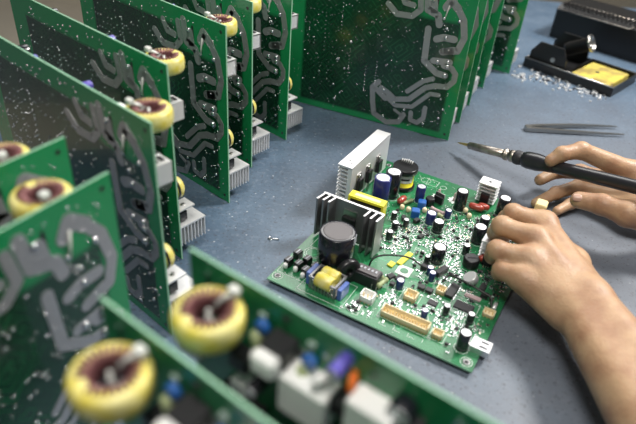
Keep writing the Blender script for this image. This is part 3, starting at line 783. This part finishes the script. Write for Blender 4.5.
    b = MB().box((-.0645, .007, .184), (.0145, .0135, .010), 0, 0, .0008); o = b.build('transformer', ['chip'], root)
    MB().box((-.0645, .0175, .184), (.0140, .0075, .0095), 0, 0, .0018).build('end_cap', ['whitep'], o)
    # white sockets
    for x, z, w_, h_, d_ in ((-83, 166, 26, 23, 15), (-116, 177, 22, 18, 13), (-40, 138, 10, 10, 10)):
        b = MB().box((x*mm, d_*mm/2, z*mm), (w_*mm, d_*mm, h_*mm), 0, 0, .0008); o = b.build('relay', ['whitep'], root)
    for x, z in ((-40, 158), (-100, 172), (-132, 182), (-48, 120), (-30, 122)):
        MB().box((x*mm, .005, z*mm), (.012, .010, .009), 0, 0, .0006).build('integrated_circuit', ['chip'], root)
    # small parts
    k = MB()
    for _ in range(260):
        x, z = random.uniform(-250, -10), random.uniform(8, 198); w_ = random.choice((2, 3, 4))
        k.box((x*mm, .0008, z*mm), (w_*mm, .0016, w_*.6*mm), random.choice((0, 1, 1, 2)))
    tag(k.build('surface_mount_chips', ['chip', 'solder', 'silkg'], root), kind='stuff')
    return root

proto = standing_board()
def put(first, x, y, ang, lean=0, label='', group=None):
    o = proto if first else copy_tree(proto)
    o.rotation_euler = (R(lean), 0, R(ang)); o.location = (x, y, .0012 if lean == 0 else .0012)
    tag(o, label, 'circuit board', group)
    return o
G = 'circuit boards standing on edge'
put(True, -.1165, .3609, -38.3, 0, 'nearest upright board of the left row, touching the top-left foreground boards in view', G)
put(False, -.1315, .4619, -38.3, 0, 'second upright board of the left row, its far corner at top left', G)
put(False, -.1018, .5669, -38.3, 0, 'third upright board of the left row, dark face of tracks left of the bare bench', G)
put(False, -.0875, .6480, -38.3, 0, 'fourth upright board of the left row, only a narrow strip of face showing', G)
put(False, -.0512, .7269, -38.3, 0, 'last upright board of the left row, overlapping the wide board beyond it', G)
put(False, .1757, .7659, -21.2, 0, 'wide upright board at top centre showing its whole solder side with grey tracks', G)
put(False, .2000, .8250, -24, 0, 'standing board directly behind the wide board with grey tracks', G)
put(False, .2250, .8900, -27, 0, 'second board behind the wide standing board, between two others', G)
put(False, .2600, .9650, -29, 0, 'third board behind the wide standing board, next to the rearmost one', G)
put(False, .3202, 1.0411, -30, 0, 'rearmost standing board, beside the black soldering stand', G)
put(False, -.1253, .2966, 61.5, 0, 'blurred upright board at the left edge with wide grey tracks and solder dots in view', G)
put(False, -.1656, .3327, 60, 0, 'blurred standing board at the left edge, the farther of the two turned the other way', G)
put(False, -.0627, .2321, 147, 0, 'blurred board in the foreground seen from its component side, nearer the flat board', G)
put(False, -.0940, .1929, 145, 0, 'blurred board at the bottom left corner seen from its component side, nearest the viewer', G)

# ---------------------------------------------------------------- soldering iron
iT, iE = PX(457.6, 142.5, .014), PX(636, 187, .074)
iax = (iE-iT).normalized()
def ion(u):          # distance along the iron whose picture column is u (straight axis)
    best = min(range(0, 2600), key=lambda k: abs(colu(iT+iax*(k*1e-4))-u)); return best*1e-4
def colu(p):
    d = p-Vector((0, 0, CAMH)); return d.dot(rt)/d.dot(fwd)*FPX+W_/2
q1, q2, q3, q4, q5, q6, q7 = [ion(u) for u in (469, 505, 511, 516, 524, 547, 556)]
iron = empty('soldering_iron', (iT.x, iT.y, 0))
def ipart(name, prof, m, par=None, seg=24):
    b = MB(); b.T = Matrix.Translation((-iT.x, -iT.y, 0)); b.lathe(prof, iT, iax, seg); return b.build(name, m, par or iron)
ipart('tip', [(.0004, 0), (.0012, .004), (.0022, q1-.002), (.0022, q1+.004)], 'gold')
ipart('barrel', [(.0026, q1-.001), (.0048, q1+.001), (.0053, q1+.02), (.0056, q2), (.0044, q2+.0005)], 'steeld')
ipart('collar', [(.0044, q2-.001), (.0074, q2), (.0074, q2+.0035), (.0052, q2+.004), (.0052, q3), (.0078, q3+.0004), (.0078, q4-.001), (.0055, q4)], 'steeld')
ipart('ring', [(.0050, q4-.001), (.0088, q4), (.0092, q4+.003), (.0080, q5-.001), (.0066, q5)], 'dark')
ipart('grip', [(.0070, q5-.001), (.0098, q5+.001), (.0108, q5+.007), (.0106, (q5+q6)/2+.004), (.0086, q6), (.0076, q7)], 'handle')
ipart('handle', [(.0070, q7-.001), (.0076, q7+.001), (.0078, q7+.06), (.0076, q7+.12), (.0070, q7+.135), (.005, q7+.14)], 'handle')
b = MB(); b.T = Matrix.Translation((-iT.x, -iT.y, 0)); e = iT+iax*(q7+.138)
b.tube([e, e+iax*.03, e+iax*.06+Vector((0, 0, -.02)), e+iax*.09+Vector((0, .01, -.06)), e+iax*.12+Vector((.01, .03, e.z*-1+.08))], .003, 10); b.build('cord', 'wire', iron)
tag(iron, 'black-handled soldering iron with pointed tip held in the farther hand', 'soldering iron')

# ---------------------------------------------------------------- tweezers
tw = empty('tweezers', (0, 0, 0)); P0, P1, P2 = PX(526.5, 128, .004), PX(617, 126.5, .004), PX(624.5, 134.5, .004)
tw.location = (P0.x, P0.y, 0)
def arm(a, bpt, bow):
    b = MB(); b.T = Matrix.Translation((-P0.x, -P0.y, 0)); d = (bpt-a); L = d.length; d.normalize(); n = Vector((-d.y, d.x, 0))
    N_ = 16; cs = []
    for i in range(N_+1):
        t = i/N_; w = .0052*(1-t)**.7+.0006 if t > .05 else .0056
        c = a+d*L*t+n*bow*math.sin(math.pi*t)*.004; cs.append((c, w))
    vs = []
    for c, w in cs:
        for s_, z_ in ((-1, -1), (1, -1), (1, 1), (-1, 1)): vs.append(c+n*s_*(.0009+w*.34)+Vector((0, 0, z_*w*.55)))
    fs = [(i*4+k, i*4+(k+1) % 4, (i+1)*4+(k+1) % 4, (i+1)*4+k) for i in range(N_) for k in range(4)]+[(3, 2, 1, 0), (N_*4, N_*4+1, N_*4+2, N_*4+3)]
    b.add(vs, fs); return b.build('arm', 'steelk', tw)
side = Vector((.0015, .0030, 0))
arm(P0+side, P1, 1); arm(P0-side, P2, -.3)
b = MB(); b.T = Matrix.Translation((-P0.x, -P0.y, 0)); d = (P2-P0).normalized()
b.box(P0+d*.003, (.010, .0105, .0072), 0, math.atan2(d.y, d.x), .0008); b.build('joined_end', 'steelk', tw)
tag(tw, 'steel pointed tweezers lying on the bench above the soldering iron', 'tweezers')

# ---------------------------------------------------------------- soldering stand: ribbed box, tray with sponge, holder
def frame(o, ang):
    return Matrix.Translation(o) @ Matrix.Rotation(ang, 4, 'Z')
c0, c1 = PX(549, 36, 0), PX(628, 61, 0)
sang = math.atan2(c1.y-c0.y, c1.x-c0.x)
st = empty('soldering_station', (c0.x, c0.y, 0), sang)
b = MB(); LX = .30
b.prism([(0, 0), (.12, 0), (.12, .056), (.105, .066), (.012, .066), (0, .058)], 0, LX, 0, 'YZ')
b.build('body', ['standb'], st)
b = MB(); 
for k in range(20): b.box((.012+k*.0085, .013, .0675), (.0036, .024, .0045))
b.build('rib', ['standb'], st)
b = MB(); b.tube([(0, -.001, .058), (.15, -.001, .058), (.165, .012, .068), (LX, .012, .068)], .0013, 6); b.tube([(0, .028, .0675), (.17, .028, .0675)], .0012, 6)  # thin pale lines along the top edges of box and ribs
tag(b.build('pale_edge', ['steeld'], st), 'thin pale line along the edge')
tag(st, 'black ribbed soldering station box at the top right of the bench', 'soldering station')
# tray
s0, s1, s3 = PX(571, 73, .014), PX(611, 87, .014), PX(587, 58, .014)
tang = math.atan2(s1.y-s0.y, s1.x-s0.x); TL = (s1-s0).length*.95; TD = (s3-s0).length*.85
stand = empty('soldering_iron_stand', (s0.x, s0.y, 0), tang)
def SB():
    return MB()
b = SB(); xa, xb, ya, yb = -1.25*TL, TL+.010, -.008, TD+.010
b.box(((xa+xb)/2, (ya+yb)/2, .002), (xb-xa, yb-ya, .004))
for x in (xa, xb, -.006): b.box((x, (ya+yb)/2, .008), (.002, yb-ya, .016))
for y in (ya, yb): b.box(((xa+xb)/2, y, .008), (xb-xa, .002, .016))
b.build('tray', ['standb'], stand)
b = SB(); b.tube([(xa, ya, .0165), (xb, ya, .0165), (xb, yb, .0165), (-.006, yb, .0165)], .0015, 8); b.tube([(xa, ya-.001, .0165), (xa, yb, .0165)], .0015, 8)
tag(b.build('tray_rim', ['steel'], stand), 'worn bright metal rim')
b = SB(); b.box((TL/2, TD/2, .0095), (TL, TD, .011), 0, 0, .0015); b.build('sponge', ['sponge'], stand)
b = SB(); b.lathe([(.0035, 0), (.0035, .0006)], (TL*.42, TD*.5, .0149), seg=14); b.build('sponge_hole', ['dark'], stand)
# side cheeks and holder tube
for y in (ya+.008, yb-.006):
    b = SB(); b.prism([(xa+.004, .004), (-.012, .004), (-.014, .030), (-.024, .050), (xa+.018, .050), (xa+.004, .030)], y-.002, y+.002, 0, 'XZ'); b.build('side_plate', ['standb'], stand)
b = SB(); b.lathe([(.0045, 0), (.004, .0016)], (-.038, ya+.0058, .026), (0, -1, 0), 16, 0); b.build('screw', ['steel'], stand)
hp = Vector((-.040, (ya+yb)/2+.004, .034)); hd = Vector((.86, .12, .5)).normalized()
b = SB(); b.lathe([(.011, 0), (.0125, .004), (.0125, .040), (.0160, .043), (.0160, .047), (.0125, .047), (.0112, .034), (.0105, .004)], hp, hd, 26, mis=[0, 0, 0, 1, 1, 1, 1]); b.build('holder_tube', ['standb', 'steel'], stand)
tag(stand, 'black soldering iron stand with yellow sponge tray and tubular holder', 'soldering iron stand')

# solder scraps along the front of the tray
random.seed(5)
b = MB()
for _ in range(240):
    t = random.random(); p = PX(514+92*t+random.gauss(0, 3), 70+27*t+random.gauss(0, 3.2)+ (4 if t < .2 else 0), 0); r_ = random.choice((.0008, .0012, .0020, .0030))
    a = random.random()*3
    if random.random() < .5: b.box((p.x, p.y, r_*.5), (r_*2, r_*1.1, r_), 0, a)
    else: b.dome((p.x, p.y, 0), (0, 0, 1), r_*.8, r_, 0, 7)
for p_ in range(len(b.m)): b.m[p_] = (p_//9) % 3 == 0
o = tag(b.build('solder_scraps', ['aluw', 'dark']), 'loose silvery solder scraps and crumbs strewn in front of the black stand', 'solder scraps', kind='stuff')
# bent clipping of wire on the bench
p = PX(268, 238.5, .0006); q = PX(279, 239.5, .0006); r_ = PX(271, 236.6, .0006); r2_ = PX(271.5, 241, .0006)
b = MB().tube([q, p], .0010, 8); b.tube([p, r_+Vector((0, 0, .001))], .0005, 8); b.tube([p, r2_+Vector((0, 0, .001))], .0005, 8)
tag(b.build('wire_clipping', 'solder'), 'tiny bent silver wire clipping on bare bench left of the flat board', 'wire clipping')

# ---------------------------------------------------------------- hands (distance field, meshed as one surface each)
def surface_nets(F, org, h):
    S = F < 0; nx, ny, nz = F.shape
    c = [(0, 0, 0), (1, 0, 0), (0, 1, 0), (1, 1, 0), (0, 0, 1), (1, 0, 1), (0, 1, 1), (1, 1, 1)]
    cut = lambda A, o: A[o[0]:nx-1+o[0], o[1]:ny-1+o[1], o[2]:nz-1+o[2]]
    cnt = sum(cut(S, o).astype(np.int8) for o in c); act = (cnt > 0) & (cnt < 8)
    idx = -np.ones(act.shape, np.int64); ii = np.argwhere(act); idx[act] = np.arange(len(ii))
    acc = np.zeros((len(ii), 3)); w = np.zeros(len(ii))
    for a in range(8):
        for b_ in range(a+1, 8):
            d = np.array(c[b_])-np.array(c[a])
            if abs(d).sum() != 1: continue
            fa = F[ii[:, 0]+c[a][0], ii[:, 1]+c[a][1], ii[:, 2]+c[a][2]]; fb = F[ii[:, 0]+c[b_][0], ii[:, 1]+c[b_][1], ii[:, 2]+c[b_][2]]
            m = (fa < 0) != (fb < 0); t = np.where(m, fa/np.where(m, fa-fb, 1), 0)
            acc += m[:, None]*(np.array(c[a])+t[:, None]*d); w += m
    V = org+h*(ii+acc/w[:, None]); Q = []
    for ax in range(3):
        o = [0, 0, 0]; o[ax] = 1
        A = S[:nx-o[0], :ny-o[1], :nz-o[2]]; B = S[o[0]:, o[1]:, o[2]:]
        e = np.argwhere(A != B); fl = A[e[:, 0], e[:, 1], e[:, 2]]
        u, v = [(1, 2), (2, 0), (0, 1)][ax]
        k = (e[:, u] > 0) & (e[:, v] > 0) & (e[:, u] < F.shape[u]-1) & (e[:, v] < F.shape[v]-1); e = e[k]; fl = fl[k]
        du = np.zeros(3, int); du[u] = 1; dv = np.zeros(3, int); dv[v] = 1
        g = lambda p: idx[p[:, 0], p[:, 1], p[:, 2]]
        q = np.stack([g(e-du-dv), g(e-dv), g(e), g(e-du)], 1)
        q[~fl] = q[~fl][:, ::-1]; Q.append(q[(q >= 0).all(1)])
    return V, np.concatenate(Q)
def capsule(P, a, b, ra, rb):
    a = np.array(a); b = np.array(b); ab = b-a; t = np.clip(((P-a)@ab)/(ab@ab), 0, 1)
    return np.linalg.norm(P-a-t[..., None]*ab, axis=-1)-(ra+(rb-ra)*t)
def smin(a, b, k):
    h = np.clip(.5+.5*(b-a)/k, 0, 1); return b*(1-h)+a*h-k*h*(1-h)
def hand_mesh(name, fingers, palm, h=.0015, kf=.0035, kp=.010, kpalm=.008):
    pts = [p for f in fingers for p, r in f]+[p for s_ in palm for p in s_[:2]]
    lo = np.min([list(p) for p in pts], 0)-.045; hi = np.max([list(p) for p in pts], 0)+.045
    g = [np.arange(lo[i], hi[i], h) for i in range(3)]
    P = np.stack(np.meshgrid(*g, indexing='ij'), -1)
    pf = None
    for a, b_, ra, rb in palm:
        d = capsule(P, a, b_, ra, rb); pf = d if pf is None else smin(pf, d, kpalm)
    ff = None
    for f in fingers:
        d = None
        for (a, ra), (b_, rb) in zip(f, f[1:]):
            e = capsule(P, a, b_, ra, rb); d = e if d is None else smin(d, e, kf)
        for (a, ra) in f[1:-1]:              # slight knuckle swell
            e = np.linalg.norm(P-np.array(a), axis=-1)-ra*1.05; d = smin(d, e, .003)
        ff = d if ff is None else smin(ff, d, .0016)
    F = smin(pf, ff, kp)
    V, Q = surface_nets(F, lo, h)
    me = bpy.data.meshes.new(name); me.from_pydata(V.tolist(), [], Q.tolist()); me.materials.append(M['skin'])
    me.polygons.foreach_set('use_smooth', [True]*len(me.polygons)); me.update()
    o = bpy.data.objects.new(name, me); COL.objects.link(o)
    md = o.modifiers.new('smooth', 'SMOOTH'); md.factor = .5; md.iterations = 4
    return o
def nail(par, c, n, d, w, l):
    """small curved plate; c centre, n outward, d towards the fingertip"""
    n = Vector(n).normalized(); d = (Vector(d)-n*Vector(d).dot(n)).normalized(); s_ = d.cross(n); vs = []; K = 8
    for i in range(K+1):
        for j in range(K+1):
            a = (i/K*2-1); b_ = (j/K*2-1); ww = w*(1-.12*max(0, b_)**2-.25*max(0, -b_)**3)
            vs.append(Vector(c)+s_*a*ww+d*b_*l*(1-.14*a*a)+n*(.0006-.42*w*a*a-.0006*b_*b_))
    b = MB(); b.add(vs, [(i*(K+1)+j, (i+1)*(K+1)+j, (i+1)*(K+1)+j+1, i*(K+1)+j+1) for i in range(K) for j in range(K)], 0, True)
    o = b.build('fingernail', 'nail', par); md = o.modifiers.new('t', 'SOLIDIFY'); md.thickness = .0008; return o
Pv = PX
# near hand (back of the hand up, fingers curled down onto the board)
iM, mM, rM, kM = Pv(545, 223, .056), Pv(536, 239, .060), Pv(530, 259, .054), Pv(522, 278, .044)
wr0, wr1 = Pv(576, 311, .040), Pv(590, 299, .046)
el0, el1 = Pv(662, 448, .044), Pv(684, 430, .046)
fing = [[(iM, .0105), (Pv(513, 213, .060), .0090), (Pv(506, 218, .040), .0076), (Pv(512, 224, .026), .0064)],
        [(mM, .0110), (Pv(502, 226, .062), .0094), (Pv(496, 233, .042), .0078), (Pv(503, 240, .030), .0066)],
        [(rM, .0105), (Pv(497, 250, .054), .0090), (Pv(493, 256, .036), .0074), (Pv(502, 260, .028), .0062)],
        [(kM, .0098), (Pv(502, 270, .043), .0082), (Pv(499, 273, .028), .0066), (Pv(506, 276, .022), .0056)],
        [(Pv(574, 262, .034), .0130), (Pv(548, 232, .034), .0105), (Pv(524, 226, .028), .0085), (Pv(514, 230, .022), .0070)]]
pal = [(iM, wr1, .0105, .0160), (mM, (wr0+wr1)/2, .0120, .0170), (rM, wr0, .0115, .0165), (kM, wr0, .0105, .0165), (Pv(574, 262, .034), wr1, .013, .017),
       (Pv(548, 245, .046), Pv(572, 285, .042), .014, .017), (Pv(529, 288, .036), Pv(560, 314, .036), .0105, .0130), (Pv(524, 270, .038), Pv(560, 300, .036), .014, .016), (wr0, el0, .0185, .0265), (wr1, el1, .0185, .0270), (iM, kM, .008, .008)]
hn = hand_mesh('hand', fing, pal)
tag(hn, 'bare forearm and curled hand in the lower right pressing its fingers onto the flat board', 'hand')
# far hand holding the iron like a pen
def onz(u, v, z): return PX(u, v, z)
iM, mM, rM, kM = Pv(634, 173, .048), Pv(642, 188, .036), Pv(642, 198, .030), Pv(642, 208, .026)
w0, w1 = Pv(705, 205, .034), Pv(708, 222, .032)
fing = [[(iM, .0130), (Pv(581, 150.5, .070), .0098), (Pv(562, 154, .068), .0084), (Pv(551, 160.5, .060), .0074)],
        [(mM, .0115), (Pv(580, 172, .032), .0090), (Pv(556, 172, .027), .0078), (Pv(540, 180, .022), .0070)],
        [(rM, .0110), (Pv(580, 186, .024), .0086), (Pv(556, 193, .017), .0074), (Pv(536, 203, .011), .0062)],
        [(kM, .0100), (Pv(590, 197, .016), .0076), (Pv(570, 204, .011), .0064), (Pv(557, 211, .009), .0056)],
        [(Pv(664, 224, .044), .0160), (Pv(628, 214, .050), .0138), (Pv(602, 204.5, .048), .0112), (Pv(579, 200, .044), .0096)]]
pal = [(iM, w0, .012, .018), (mM, w0, .012, .018), (rM, w0, .012, .018), (kM, w1, .012, .018), (Pv(664, 224, .044), w1, .016, .018), (iM, kM, .010, .010), (Pv(610, 178, .034), kM, .009, .012),
       (w0, Pv(790, 235, .05), .0200, .0270), (w1, Pv(795, 258, .045), .0200, .0270)]
hf = hand_mesh('hand', fing, pal)
tc_ = Pv(577, 200, .044); toc = (Vector((0, 0, CAMH))-tc_).normalized()
nail(hf, tc_+(toc*.9+Vector((0, 0, .45))).normalized()*.0092, toc+Vector((0, 0, .45)), Pv(570, 197, .042)-Pv(600, 203, .042), .0046, .0056)
tag(hf, 'bare hand at the right edge gripping the soldering iron like a pen, thumb nail showing', 'hand')
# little pale block pinched between the two hands
p = PX(541, 206.5, .046)
b = MB(); b.box(p, (.012, .014, .011), 0, R(-25), .0012)
o = b.build('foam_block', mat('pale_yellow', (.78, .66, .34), .6))
tag(o, 'small pale yellow block between the knuckles of the near hand and the far fingers', 'block')
